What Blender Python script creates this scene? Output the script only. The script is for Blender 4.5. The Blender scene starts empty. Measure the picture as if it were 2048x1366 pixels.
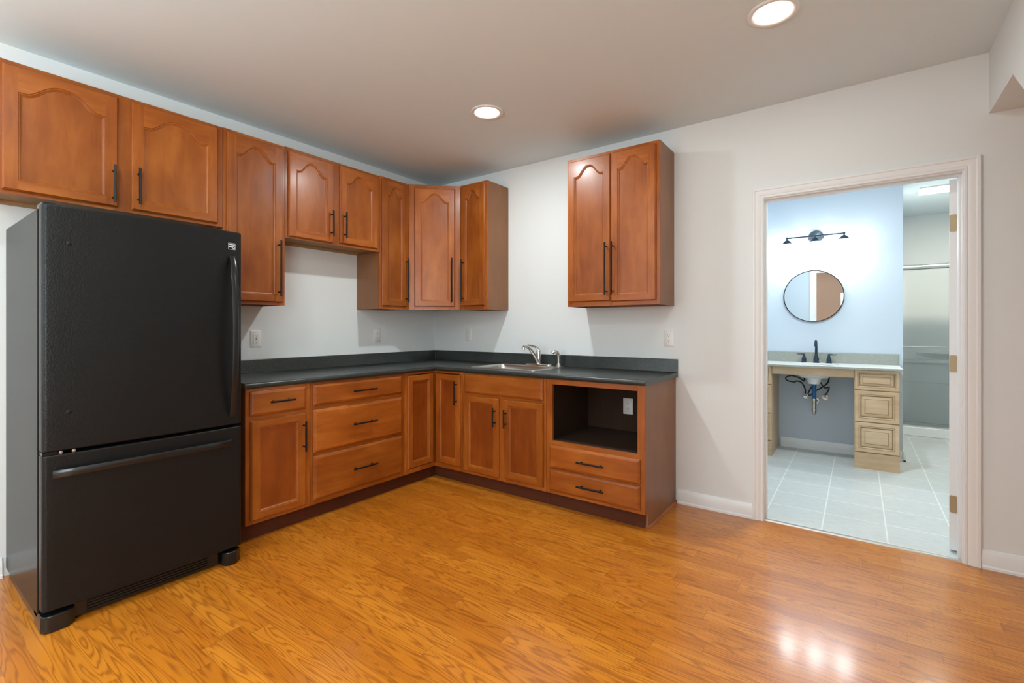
import bpy, math, random
from mathutils import Vector, Matrix
PI = math.pi
scene = bpy.context.scene
COL = scene.collection
rng = random.Random(4)

# ------------------------------------------------------------------ camera
cd = bpy.data.cameras.new('camera'); cam = bpy.data.objects.new('camera', cd); COL.objects.link(cam)
cam.location = (3.4336, -3.4121, 1.2338); cam.rotation_euler = (PI/2, 0, 0.6289)
cd.sensor_width = 36; cd.lens = 952.923/2048*36; cd.shift_y = -(683-655.844)/2048; cd.clip_start = .02
scene.camera = cam
# ------------------------------------------------------------------ view, world, large lights
scene.view_settings.view_transform = 'Standard'; scene.view_settings.look = 'None'
scene.view_settings.exposure = 0.24; scene.view_settings.gamma = 1.0
scene.cycles.use_denoising = True; scene.cycles.max_bounces = 10; scene.cycles.diffuse_bounces = 6
scene.cycles.sample_clamp_indirect = 6; scene.cycles.caustics_reflective = False; scene.cycles.caustics_refractive = False
w = bpy.data.worlds.new('world'); scene.world = w; w.use_nodes = True
w.node_tree.nodes['Background'].inputs[0].default_value = (.75, .87, 1, 1); w.node_tree.nodes['Background'].inputs[1].default_value = 2.0
H = 2.6456
def area(name, loc, rot, sx, sy, power, color, parent=None, shape='RECTANGLE', spread=PI):
    l = bpy.data.lights.new(name, 'AREA'); l.shape = shape; l.size = sx; l.size_y = sy; l.energy = power; l.color = color; l.spread = spread
    o = bpy.data.objects.new(name, l); COL.objects.link(o); o.location = loc; o.rotation_euler = rot
    if parent: o.parent = parent
    return o
WIN_FILL = 30; CAN = 7; CANCOL = (.90, .985, 1)
area('added_window_light', (1.25, -6.48, 1.45), (PI/2, 0, 0), 1.9, 1.5, WIN_FILL*1.0, (.84, .96, 1))  # daylight lamp added behind the camera as fill, its window unseen
area('added_window_light', (3.99, -4.9, 1.45), (PI/2, 0, PI/2), 1.5, 1.5, WIN_FILL*2.3, (.84, .96, 1))  # second added lamp, lifting the shade under the left wall cabinets

# ------------------------------------------------------------------ materials
def new_mat(name):
    m = bpy.data.materials.new(name); m.use_nodes = True
    return m, m.node_tree.nodes, m.node_tree.links, m.node_tree.nodes['Principled BSDF']
def plain(name, c, r=.5, metal=0, bump=0, bscale=200, emit=0, coat=0, spec=.5, ecol=None):
    m, N, L, B = new_mat(name)
    B.inputs['Base Color'].default_value = (*c, 1); B.inputs['Roughness'].default_value = r; B.inputs['Metallic'].default_value = metal
    B.inputs['Specular IOR Level'].default_value = spec; B.inputs['Coat Weight'].default_value = coat
    if emit:
        B.inputs['Emission Color'].default_value = (*(ecol or c), 1); B.inputs['Emission Strength'].default_value = emit
    tc = N.new('ShaderNodeTexCoord'); n = N.new('ShaderNodeTexNoise'); n.inputs['Scale'].default_value = bscale
    L.new(tc.outputs['Object'], n.inputs['Vector'])
    if bump:
        b = N.new('ShaderNodeBump'); b.inputs['Strength'].default_value = bump; b.inputs['Distance'].default_value = .002
        L.new(n.outputs['Fac'], b.inputs['Height']); L.new(b.outputs['Normal'], B.inputs['Normal'])
    return m
def math_n(N, L, op, a, b=None, c=None):
    n = N.new('ShaderNodeMath'); n.operation = op
    for i, x in enumerate((a, b, c)):
        if x is None: continue
        if isinstance(x, (int, float)): n.inputs[i].default_value = x
        else: L.new(x, n.inputs[i])
    return n.outputs[0]
def ramp(N, L, fac, stops):
    r = N.new('ShaderNodeValToRGB'); e = r.color_ramp.elements
    e[0].position = stops[0][0]; e[0].color = (*stops[0][1], 1); e[1].position = stops[-1][0]; e[1].color = (*stops[-1][1], 1)
    for p, c in stops[1:-1]:
        x = e.new(p); x.color = (*c, 1)
    L.new(fac, r.inputs[0]); return r.outputs[0]
def mix(N, L, fac, a, b, mode='MIX'):
    n = N.new('ShaderNodeMix'); n.data_type = 'RGBA'; n.blend_type = mode
    for i, x in ((0, fac), (6, a), (7, b)):
        if isinstance(x, (int, float)): n.inputs[i].default_value = x
        elif isinstance(x, tuple): n.inputs[i].default_value = (*x, 1)
        else: L.new(x, n.inputs[i])
    return n.outputs[2]
def wood(name, dark, mid, light, horiz=False, rough=.36, coat=.15, rand=.25, streak=14):
    m, N, L, B = new_mat(name)
    tc = N.new('ShaderNodeTexCoord'); oi = N.new('ShaderNodeObjectInfo')
    off = math_n(N, L, 'MULTIPLY', oi.outputs['Random'], 23.0)
    add = N.new('ShaderNodeVectorMath'); add.operation = 'ADD'; L.new(tc.outputs['Object'], add.inputs[0]); L.new(off, add.inputs[1])
    mp = N.new('ShaderNodeMapping'); s = (1.3, streak, streak) if horiz else (streak, streak, 1.3)
    mp.inputs['Scale'].default_value = s; L.new(add.outputs[0], mp.inputs['Vector'])
    n1 = N.new('ShaderNodeTexNoise'); n1.inputs['Scale'].default_value = 2.2; n1.inputs['Detail'].default_value = 7; n1.inputs['Roughness'].default_value = .6; n1.inputs['Distortion'].default_value = .5
    L.new(mp.outputs[0], n1.inputs['Vector'])
    n2 = N.new('ShaderNodeTexNoise'); n2.inputs['Scale'].default_value = 5; n2.inputs['Detail'].default_value = 4
    mp2 = N.new('ShaderNodeMapping'); mp2.inputs['Scale'].default_value = (.6, 1, 1.1) if horiz else (1.1, 1, .6)
    L.new(add.outputs[0], mp2.inputs['Vector']); L.new(mp2.outputs[0], n2.inputs['Vector'])
    f = math_n(N, L, 'ADD', math_n(N, L, 'MULTIPLY', n1.outputs['Fac'], .45), math_n(N, L, 'MULTIPLY', n2.outputs['Fac'], .55))
    c = ramp(N, L, f, [(.30, dark), (.5, mid), (.68, light)])
    v = math_n(N, L, 'ADD', math_n(N, L, 'MULTIPLY', oi.outputs['Random'], rand), 1 - rand/2)
    hs = N.new('ShaderNodeHueSaturation'); L.new(c, hs.inputs['Color']); L.new(v, hs.inputs['Value'])
    L.new(hs.outputs[0], B.inputs['Base Color']); B.inputs['Specular IOR Level'].default_value = .35
    B.inputs['Roughness'].default_value = rough; B.inputs['Coat Weight'].default_value = coat; B.inputs['Coat Roughness'].default_value = .2
    return m
CW = ((.20, .042, .004), (.31, .080, .008), (.42, .128, .018))
M = {}
M['wv'] = wood('stained_maple_upright', *CW)
M['wh'] = wood('stained_maple_crosswise', *CW, horiz=True)
M['bpanel_shaded'] = wood('stained_maple_base_panel_shaded', (.15, .026, .002), (.225, .048, .004), (.30, .072, .008), streak=8)  # darker, redder wood, partly the counter overhang's shade put into the colour
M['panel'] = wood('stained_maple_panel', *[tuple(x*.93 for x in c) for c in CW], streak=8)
M['lam'] = wood('brown_laminate_side', (.215, .098, .042), (.255, .115, .052), (.295, .135, .064), rough=.38, coat=0, rand=.05, streak=60)
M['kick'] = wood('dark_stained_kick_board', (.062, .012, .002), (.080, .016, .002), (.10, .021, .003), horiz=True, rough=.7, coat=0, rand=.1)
M['raw'] = wood('unfinished_plywood', (.30, .18, .08), (.36, .22, .10), (.42, .27, .13), horiz=True, rough=.6, coat=0, rand=.1)
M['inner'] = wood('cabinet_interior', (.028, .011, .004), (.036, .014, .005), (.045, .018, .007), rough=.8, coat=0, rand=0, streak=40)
M['edge'] = wood('particle_board_edge', (.16, .09, .04), (.2, .12, .05), (.26, .16, .07), rough=.8, coat=0)
VW = ((.46, .30, .17), (.56, .39, .235), (.65, .48, .31))
M['vv'] = wood('maple_vanity_upright', *VW, rough=.4, coat=.1, rand=.1)
M['vh'] = wood('maple_vanity_crosswise', *VW, horiz=True, rough=.4, coat=.1, rand=.1)
M['vdark'] = plain('glazed_groove', (.26, .16, .07), .6)
M['wall'] = plain('wall_paint', (.755, .79, .79), .6, bump=.05, bscale=300, spec=.3)
M['ceil'] = plain('ceiling_paint', (.715, .805, .835), .8, bump=.08, bscale=250, spec=.2)
M['bwall'] = plain('bathroom_wall_paint', (.55, .62, .69), .6, spec=.3)
M['tanwall'] = plain('tan_wall_paint', (.20, .125, .085), .6)
M['trim'] = plain('white_trim_paint', (.81, .83, .83), .32)
M['door'] = plain('painted_door', (.79, .80, .80), .4)
M['tan'] = plain('tan_door_paint', (.50, .33, .22), .5)
M['black'] = plain('matte_black_metal', (.006, .006, .006), .4, spec=.25)
M['white_pl'] = plain('white_plastic', (.80, .79, .77), .35)
M['slot'] = plain('dark_slot', (.03, .03, .03), .6)
M['chrome'] = plain('brushed_nickel', (.62, .60, .57), .22, metal=1)
M['steel'] = plain('stainless_steel', (.60, .57, .53), .28, metal=1, bump=.03, bscale=500)
M['brass'] = plain('brass_hinge', (.36, .27, .16), .45, metal=.5)
M['silver'] = plain('silver_print', (.8, .8, .8), .3, metal=.4)
M['porcelain'] = plain('white_porcelain', (.85, .86, .86), .15, coat=.3)
M['blue'] = plain('blue_pipe_tape', (.015, .09, .22), .45)
M['rubber'] = plain('black_hose', (.015, .017, .02), .4)
M['gun'] = plain('oil_rubbed_bronze', (.035, .055, .075), .28, metal=.7)
M['gunl'] = plain('gunmetal_plate', (.10, .12, .14), .3, metal=.8)
M['alum'] = plain('aluminium', (.72, .72, .70), .3, metal=1)
M['shower'] = plain('shower_acrylic', (.86, .875, .86), .2, coat=.2)
M['lamp'] = plain('lamp_lens', (1, .95, .86), .4, emit=14)
M['lampring'] = plain('lamp_trim', (.80, .77, .74), .35)
M['tube'] = plain('fluorescent_lens', (1, .95, .80), .4, emit=4)
M['bulb'] = plain('frosted_shade_lit', (.93, .97, 1), .4, emit=38)
M['mirror'] = plain('mirror_glass', (.88, .9, .9), .01, metal=1)
M['added_window_frame'] = plain('white_added_window_frame', (.8, .8, .8), .4)

def fridge_mat(name, base, rough, bump, sc, spec=.28):
    m, N, L, B = new_mat(name)
    B.inputs['Base Color'].default_value = (*base, 1); B.inputs['Roughness'].default_value = rough; B.inputs['Specular IOR Level'].default_value = spec
    tc = N.new('ShaderNodeTexCoord'); mp = N.new('ShaderNodeMapping'); mp.inputs['Scale'].default_value = sc; L.new(tc.outputs['Object'], mp.inputs['Vector'])
    n = N.new('ShaderNodeTexNoise'); n.inputs['Scale'].default_value = 190; n.inputs['Detail'].default_value = 2; L.new(mp.outputs[0], n.inputs['Vector'])
    b = N.new('ShaderNodeBump'); b.inputs['Strength'].default_value = bump; b.inputs['Distance'].default_value = .002
    L.new(n.outputs['Fac'], b.inputs['Height']); L.new(b.outputs['Normal'], B.inputs['Normal'])
    return m
M['fr'] = fridge_mat('black_textured_steel', (.006, .006, .006), .33, .6, (1, 1, 1))
M['frs'] = fridge_mat('black_textured_steel_side', (.010, .010, .009), .24, .22, (1, 1, .35), .05)
M['frp'] = plain('gloss_black_plastic', (.008, .008, .008), .22)

def laminate(name, base, spk, amt, rough):
    m, N, L, B = new_mat(name)
    tc = N.new('ShaderNodeTexCoord'); n = N.new('ShaderNodeTexNoise'); n.inputs['Scale'].default_value = 330; n.inputs['Detail'].default_value = 2
    L.new(tc.outputs['Object'], n.inputs['Vector'])
    n2 = N.new('ShaderNodeTexNoise'); n2.inputs['Scale'].default_value = 90; n2.inputs['Detail'].default_value = 2; L.new(tc.outputs['Object'], n2.inputs['Vector'])
    f = math_n(N, L, 'ADD', math_n(N, L, 'MULTIPLY', n.outputs['Fac'], .7), math_n(N, L, 'MULTIPLY', n2.outputs['Fac'], .3))
    c = ramp(N, L, f, [(.5, base), (.62, tuple(b + (s-b)*amt for b, s in zip(base, spk))), (.72, spk)])
    L.new(c, B.inputs['Base Color']); B.inputs['Roughness'].default_value = rough
    return m
M['counter'] = laminate('dark_green_speckled_laminate', (.016, .022, .021), (.10, .115, .10), .4, .30)
M['vtop'] = laminate('pale_speckled_top', (.70, .71, .68), (.48, .49, .45), .5, .25)
M['vbs'] = laminate('grey_speckled_splash', (.30, .31, .27), (.48, .48, .43), .5, .4)

def oak_floor():
    m, N, L, B = new_mat('oak_plank_floor')
    tc = N.new('ShaderNodeTexCoord'); sp = N.new('ShaderNodeSeparateXYZ'); L.new(tc.outputs['Object'], sp.inputs[0])
    X, Y = sp.outputs[0], sp.outputs[1]
    v = math_n(N, L, 'DIVIDE', math_n(N, L, 'ADD', Y, .045), .0785); row = math_n(N, L, 'FLOOR', v); fv = math_n(N, L, 'FRACT', v)
    wr = N.new('ShaderNodeTexWhiteNoise'); wr.noise_dimensions = '1D'; L.new(row, wr.inputs['W'])
    ln = math_n(N, L, 'ADD', math_n(N, L, 'MULTIPLY', wr.outputs['Value'], .5), .55)
    u = math_n(N, L, 'ADD', math_n(N, L, 'DIVIDE', X, ln), math_n(N, L, 'MULTIPLY', wr.outputs['Value'], 37.7))
    colm = math_n(N, L, 'FLOOR', u); fu = math_n(N, L, 'FRACT', u)
    cmb = N.new('ShaderNodeCombineXYZ'); L.new(row, cmb.inputs[0]); L.new(colm, cmb.inputs[1])
    wid = N.new('ShaderNodeTexWhiteNoise'); wid.noise_dimensions = '2D'; L.new(cmb.outputs[0], wid.inputs['Vector'])
    idv = wid.outputs['Value']
    # grain space, shifted per board
    gx = math_n(N, L, 'ADD', math_n(N, L, 'MULTIPLY', X, .95), math_n(N, L, 'MULTIPLY', idv, 91.0))
    gy = math_n(N, L, 'ADD', math_n(N, L, 'MULTIPLY', Y, 11.0), math_n(N, L, 'MULTIPLY', idv, 57.0))
    gc = N.new('ShaderNodeCombineXYZ'); L.new(gx, gc.inputs[0]); L.new(gy, gc.inputs[1])
    g = N.new('ShaderNodeTexNoise'); g.inputs['Scale'].default_value = 1.25; g.inputs['Detail'].default_value = 2.2; g.inputs['Roughness'].default_value = .45; g.inputs['Distortion'].default_value = .25
    L.new(gc.outputs[0], g.inputs['Vector'])
    rings = math_n(N, L, 'MULTIPLY_ADD', math_n(N, L, 'SINE', math_n(N, L, 'MULTIPLY', g.outputs['Fac'], 95.0)), .5, .5)
    rings = math_n(N, L, 'POWER', rings, 2.8)
    fine = N.new('ShaderNodeTexNoise'); mp = N.new('ShaderNodeMapping'); mp.inputs['Scale'].default_value = (9, 170, 1); L.new(tc.outputs['Object'], mp.inputs['Vector'])
    fine.inputs['Scale'].default_value = 1; fine.inputs['Detail'].default_value = 5; L.new(mp.outputs[0], fine.inputs['Vector'])
    big = N.new('ShaderNodeTexNoise'); big.inputs['Scale'].default_value = 1.4; L.new(gc.outputs[0], big.inputs['Vector'])
    base = ramp(N, L, idv, [(0, (.48, .148, .010)), (.35, (.58, .192, .014)), (.7, (.64, .228, .020)), (1, (.53, .165, .011))])
    dark = (.24, .055, .004)
    f1 = math_n(N, L, 'MULTIPLY', rings, math_n(N, L, 'MULTIPLY', math_n(N, L, 'ADD', fine.outputs['Fac'], .20), .85))
    c = mix(N, L, f1, base, dark)
    f2 = math_n(N, L, 'MULTIPLY', math_n(N, L, 'SUBTRACT', big.outputs['Fac'], .45), .9)
    f2c = N.new('ShaderNodeClamp'); L.new(f2, f2c.inputs[0])
    c = mix(N, L, f2c.outputs[0], c, (.36, .11, .018))
    sv = math_n(N, L, 'GREATER_THAN', math_n(N, L, 'ABSOLUTE', math_n(N, L, 'SUBTRACT', fv, .5)), .489)
    su = math_n(N, L, 'GREATER_THAN', math_n(N, L, 'ABSOLUTE', math_n(N, L, 'SUBTRACT', fu, .5)), .4987)
    seam = math_n(N, L, 'MAXIMUM', sv, su)
    c = mix(N, L, math_n(N, L, 'MULTIPLY', seam, .55), c, (.16, .05, .01))
    L.new(c, B.inputs['Base Color'])
    hgt = math_n(N, L, 'SUBTRACT', math_n(N, L, 'MULTIPLY', fine.outputs['Fac'], .12), seam)
    # boards cup a little, each its own way
    cup = math_n(N, L, 'MULTIPLY', math_n(N, L, 'POWER', math_n(N, L, 'ABSOLUTE', math_n(N, L, 'SUBTRACT', fv, .5)), 2.0), -1.0)
    hgt = math_n(N, L, 'ADD', hgt, cup)
    b = N.new('ShaderNodeBump'); b.inputs['Strength'].default_value = .22; b.inputs['Distance'].default_value = .002
    L.new(hgt, b.inputs['Height']); L.new(b.outputs['Normal'], B.inputs['Normal'])
    B.inputs['Roughness'].default_value = .30; B.inputs['Specular IOR Level'].default_value = .3; B.inputs['Coat Weight'].default_value = .5; B.inputs['Coat Roughness'].default_value = .13; B.inputs['Coat IOR'].default_value = 1.45
    return m
M['floor'] = oak_floor()
def tiles():
    m, N, L, B = new_mat('bathroom_floor_tile')
    tc = N.new('ShaderNodeTexCoord'); sp = N.new('ShaderNodeSeparateXYZ'); L.new(tc.outputs['Object'], sp.inputs[0])
    def line(o, org):
        f = math_n(N, L, 'FRACT', math_n(N, L, 'DIVIDE', math_n(N, L, 'SUBTRACT', o, org), .32))
        return math_n(N, L, 'GREATER_THAN', math_n(N, L, 'ABSOLUTE', math_n(N, L, 'SUBTRACT', f, .5)), .489)
    g = math_n(N, L, 'MAXIMUM', line(sp.outputs[0], 2.93), line(sp.outputs[1], .06))
    mp = N.new('ShaderNodeMapping'); mp.inputs['Scale'].default_value = (12, 90, 1); L.new(tc.outputs['Object'], mp.inputs['Vector'])
    n = N.new('ShaderNodeTexNoise'); n.inputs['Scale'].default_value = 1; n.inputs['Detail'].default_value = 5; L.new(mp.outputs[0], n.inputs['Vector'])
    c = ramp(N, L, n.outputs['Fac'], [(.3, (.50, .53, .52)), (.7, (.62, .64, .62))])
    c = mix(N, L, g, c, (.78, .79, .76)); L.new(c, B.inputs['Base Color'])
    b = N.new('ShaderNodeBump'); b.inputs['Strength'].default_value = .3; b.inputs['Distance'].default_value = .002; b.invert = True
    L.new(g, b.inputs['Height']); L.new(b.outputs['Normal'], B.inputs['Normal'])
    B.inputs['Roughness'].default_value = .38
    return m
M['tile'] = tiles()
def glass():
    m, N, L, B = new_mat('shower_glass')
    tr = N.new('ShaderNodeBsdfTransparent'); tr.inputs[0].default_value = (.985, .995, .99, 1)
    gl = N.new('ShaderNodeBsdfGlossy'); gl.inputs['Roughness'].default_value = .03
    fr = N.new('ShaderNodeFresnel'); fr.inputs[0].default_value = 1.45
    mx = N.new('ShaderNodeMixShader'); L.new(fr.outputs[0], mx.inputs[0]); L.new(tr.outputs[0], mx.inputs[1]); L.new(gl.outputs[0], mx.inputs[2])
    L.new(mx.outputs[0], N['Material Output'].inputs[0]); return m
M['glass'] = glass()

# ------------------------------------------------------------------ mesh helpers
class MB:
    def __init__(s): s.v = []; s.f = []; s.m = []
    def add(s, vs, fs, m=0, X=None):
        b = len(s.v)
        s.v += [tuple(X @ Vector(p)) if X else tuple(p) for p in vs]
        s.f += [tuple(i+b for i in f) for f in fs]
        s.m += [m]*len(fs)
        return s
    def box(s, x0, x1, y0, y1, z0, z1, m=0, X=None):
        vs = [(x, y, z) for z in (z0, z1) for y in (y0, y1) for x in (x0, x1)]
        return s.add(vs, [(0, 2, 3, 1), (4, 5, 7, 6), (0, 1, 5, 4), (2, 6, 7, 3), (0, 4, 6, 2), (1, 3, 7, 5)], m, X)
    def loops(s, L, m=0, cap0=True, cap1=True, closed=True, X=None, ms=None):
        n = len(L[0]); vs = [p for l in L for p in l]
        for i in range(len(L)-1):
            pass
        b = len(s.v); s.v += [tuple(X @ Vector(p)) if X else tuple(p) for p in vs]
        for i in range(len(L)-1):
            mm = ms[i] if ms else m
            for j in range(n if closed else n-1):
                k = (j+1) % n
                s.f.append((b+i*n+j, b+i*n+k, b+(i+1)*n+k, b+(i+1)*n+j)); s.m.append(mm)
        if cap0: s.f.append(tuple(b+j for j in reversed(range(n)))); s.m.append(m)
        if cap1: s.f.append(tuple(b+(len(L)-1)*n+j for j in range(n))); s.m.append(ms[-1] if ms else m)
        return s
    def tube(s, pts, r, n=14, m=0, X=None, cap=True, sy=1.0):
        pts = [Vector(p) for p in pts]; rs = r if isinstance(r, (list, tuple)) else [r]*len(pts)
        L = []; prev = None
        for i, p in enumerate(pts):
            t = (pts[min(i+1, len(pts)-1)]-pts[max(i-1, 0)]).normalized()
            if prev is None:
                a = Vector((0, 0, 1)) if abs(t.z) < .9 else Vector((1, 0, 0)); u = t.cross(a).normalized()
            else: u = (prev - t*prev.dot(t)).normalized()
            prev = u; v = t.cross(u)
            L.append([tuple(p+(u*math.cos(2*PI*k/n)+v*sy*math.sin(2*PI*k/n))*rs[i]) for k in range(n)])
        return s.loops(L, m, cap, cap, X=X)
    def lathe(s, prof, n=28, m=0, X=None, cap=False, ms=None):
        L = [[(r*math.cos(2*PI*k/n), r*math.sin(2*PI*k/n), z) for k in range(n)] for r, z in prof]
        return s.loops(L, m, cap, cap, X=X, ms=ms)
    def prism(s, poly, a, b, axis='z', m=0, X=None):
        def P(p, h):
            return {'z': (p[0], p[1], h), 'y': (p[0], h, p[1]), 'x': (h, p[0], p[1])}[axis]
        return s.loops([[P(p, a) for p in poly], [P(p, b) for p in poly]], m, X=X)
    def ribbon(s, pts, wdir, width, th, m=0, X=None):
        # rectangular section along a path: wdir is the width direction, thickness across
        pts = [Vector(p) for p in pts]; wd = Vector(wdir).normalized(); L = []
        for i, p in enumerate(pts):
            t = (pts[min(i+1, len(pts)-1)]-pts[max(i-1, 0)]).normalized(); nn = t.cross(wd).normalized()
            wi = (width[i] if isinstance(width, list) else width)/2; ti = (th[i] if isinstance(th, list) else th)/2
            c = .6
            L.append([tuple(p+wd*a*wi+nn*b*ti) for a, b in ((-1, -c), (-c, -1), (c, -1), (1, -c), (1, c), (c, 1), (-c, 1), (-1, c))])
        return s.loops(L, m, X=X)
    def build(s, name, mats, parent=None, bevel=0, seg=2, smooth=30, loc=None, sub=0, **props):
        me = bpy.data.meshes.new(name); me.from_pydata(s.v, [], s.f)
        mats = mats if isinstance(mats, (list, tuple)) else [mats]
        for m in mats: me.materials.append(M[m])
        me.polygons.foreach_set('material_index', s.m)
        import bmesh
        bm = bmesh.new(); bm.from_mesh(me); bmesh.ops.recalc_face_normals(bm, faces=bm.faces); bm.to_mesh(me); bm.free()
        if smooth:
            me.polygons.foreach_set('use_smooth', [True]*len(me.polygons)); me.set_sharp_from_angle(angle=math.radians(smooth))
        me.update()
        o = bpy.data.objects.new(name, me); COL.objects.link(o)
        if parent: o.parent = parent
        if loc: o.location = loc
        if bevel:
            b = o.modifiers.new('bevel', 'BEVEL'); b.width = bevel; b.segments = seg; b.limit_method = 'ANGLE'; b.angle_limit = math.radians(50); b.harden_normals = True
        for k, v in props.items(): o[k] = v
        return o
def thing(name, label, cat, loc=(0, 0, 0), rz=0, group=None):
    o = bpy.data.objects.new(name, None); COL.objects.link(o); o.location = loc; o.rotation_euler = (0, 0, rz); o.empty_display_size = .1
    o['label'] = label; o['category'] = cat
    if group: o['group'] = group
    return o
def copy_tree(o, parent=None, label=None):
    c = o.copy(); COL.objects.link(c)
    if parent: c.parent = parent
    if label: c['label'] = label
    for ch in list(o.children): copy_tree(ch, c)
    return c
def struct(mb, name, mat, parent=None, **k): return mb.build(name, mat, parent, kind='structure', **k)
def rrect(x0, x1, y0, y1, r, n=6):
    P = []
    for cx, cy, a in ((x1-r, y1-r, 0), (x0+r, y1-r, 90), (x0+r, y0+r, 180), (x1-r, y0+r, 270)):
        for i in range(n+1):
            t = math.radians(a+90*i/n); P.append((cx+r*math.cos(t), cy+r*math.sin(t)))
    return P
def inset(poly, d):
    n = len(poly); out = []
    for i in range(n):
        p0, p1, p2 = Vector(poly[i-1]), Vector(poly[i]), Vector(poly[(i+1) % n])
        a = (p1-p0).normalized(); b = (p2-p1).normalized()
        na = Vector((-a.y, a.x)); nb = Vector((-b.y, b.x)); k = (na+nb); k = k/max(.3, k.dot(na)) if k.length > 1e-6 else na
        out.append(tuple(p1+k*d))
    return out
def slab_hole(mb, x0, x1, y0, y1, z0, z1, hole, m=0):
    cx = sum(p[0] for p in hole)/len(hole); cy = sum(p[1] for p in hole)/len(hole)
    out = []
    pts = [(p, math.atan2(p[1]-cy, p[0]-cx)) for p in hole]
    def ray(a):
        dx, dy = math.cos(a), math.sin(a); t = 1e9
        if dx > 1e-9: t = min(t, (x1-cx)/dx)
        if dx < -1e-9: t = min(t, (x0-cx)/dx)
        if dy > 1e-9: t = min(t, (y1-cy)/dy)
        if dy < -1e-9: t = min(t, (y0-cy)/dy)
        return (cx+dx*t, cy+dy*t)
    outer = [ray(a) for p, a in pts]
    for c in ((x0, y0), (x1, y0), (x1, y1), (x0, y1)):
        k = min(range(len(outer)), key=lambda i: (outer[i][0]-c[0])**2+(outer[i][1]-c[1])**2); outer[k] = c
    h = [p for p, a in pts]
    mb.loops([[(*p, z0) for p in h], [(*p, z0) for p in outer], [(*p, z1) for p in outer], [(*p, z1) for p in h], [(*p, z0) for p in h]], m, False, False)

# ------------------------------------------------------------------ the room shell
E0 = -6.5; RX = 3.974; NX = 5.0; WT = .115
struct(MB().box(-.12, NX, E0-.12, .02, -.05, 0), 'floor', 'floor', smooth=0)
struct(MB().box(2.2, NX, .02, 4.6, -.05, 0), 'floor', 'tile', smooth=0)
struct(MB().box(-.12, NX, E0-.12, 4.6, H, H+.06), 'ceiling', 'ceil', smooth=0)
wl = MB(); wl.box(-.12, 0, E0-.12, WT, 0, H)
struct(wl, 'wall_left', 'wall', smooth=0)
wb = MB(); wb.box(0, 2.929, 0, WT, 0, H); wb.box(2.929, 3.887, 0, WT, 2.07, H); wb.box(3.887, NX, 0, WT, 0, H)
struct(wb, 'wall_back', 'wall', smooth=0)
wr = MB(); wr.box(.2-.2, .2, E0-.12, E0, 0, H); wr.box(.2, 2.3, E0-.12, E0, 0, .65); wr.box(.2, 2.3, E0-.12, E0, 2.25, H); wr.box(2.3, NX, E0-.12, E0, 0, H)
struct(wr, 'wall_front', 'tanwall', smooth=0)
struct(MB().prism([(0, H), (0, 2.332), (-.469, 2.332), (-3.32, .05), (-3.32, 0), (-3.5, 0), (-3.5, H)], RX, NX-.001, 'x').box(RX, RX+.12, -4.1, -3.5, 0, H).box(RX, RX+.12, E0, -5.7, 0, H).box(RX, RX+.12, -5.7, -4.1, 0, .65).box(RX, RX+.12, -5.7, -4.1, 2.25, H), 'wall_right', 'wall', smooth=0)
struct(MB().box(NX, NX+.1, E0, 4.6, 0, H), 'wall_far_right', 'wall', smooth=0)
# unseen windows added behind the camera to hold the fill lamps
def window(name, X, wdt):
    m = MB()
    for a, b, c, d in ((0, wdt, .65, .70), (0, wdt, 2.20, 2.25), (0, .05, .70, 2.20), (wdt-.05, wdt, .70, 2.20), (wdt/2-.025, wdt/2+.025, .70, 2.2), (0.05, wdt-.05, 1.43, 1.47)):
        m.box(a, b, .03, .08, c, d, X=X)
    struct(m, name, 'added_window_frame', smooth=0)
window('added_window_1', Matrix.Translation((.2, E0-.12, 0)), 2.1)
window('added_window_2', Matrix.Translation((RX+.14, -5.7, 0)) @ Matrix.Rotation(PI/2, 4, 'Z'), 1.6)
d2 = MB(); d2.box(3.16, 3.90, E0, E0+.035, 0, 2.03); struct(d2, 'door_2', 'door', bevel=.003)
t = MB(); t.box(3.08, 3.16, E0, E0+.02, 0, 2.11); t.box(3.90, 3.972, E0, E0+.02, 0, 2.11); t.box(3.16, 3.90, E0, E0+.02, 2.03, 2.11); struct(t, 'trim_4', 'trim', bevel=.003)

# baseboards
def baseboard(name, p0, p1, nrm, mat='trim', h=.095):
    prof = [(0, 0), (.020, 0), (.020, .012), (.013, .018), (.013, h-.018), (.009, h-.010), (.006, h), (0, h)]
    p0 = Vector(p0); p1 = Vector(p1); nrm = Vector(nrm)
    L = [[(p.x+nrm.x*d, p.y+nrm.y*d, z) for d, z in prof] for p in (p0, p1)]
    return struct(MB().loops(L), name, mat)
baseboard('baseboard_back', (2.402, 0), (2.878, 0), (0, -1))
baseboard('baseboard_back_right', (3.946, 0), (NX, 0), (0, -1))
baseboard('baseboard_left', (0, -5.9), (0, -2.99), (1, 0))
baseboard('baseboard_right', (RX, E0), (RX, -3.42), (-1, 0))
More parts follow.
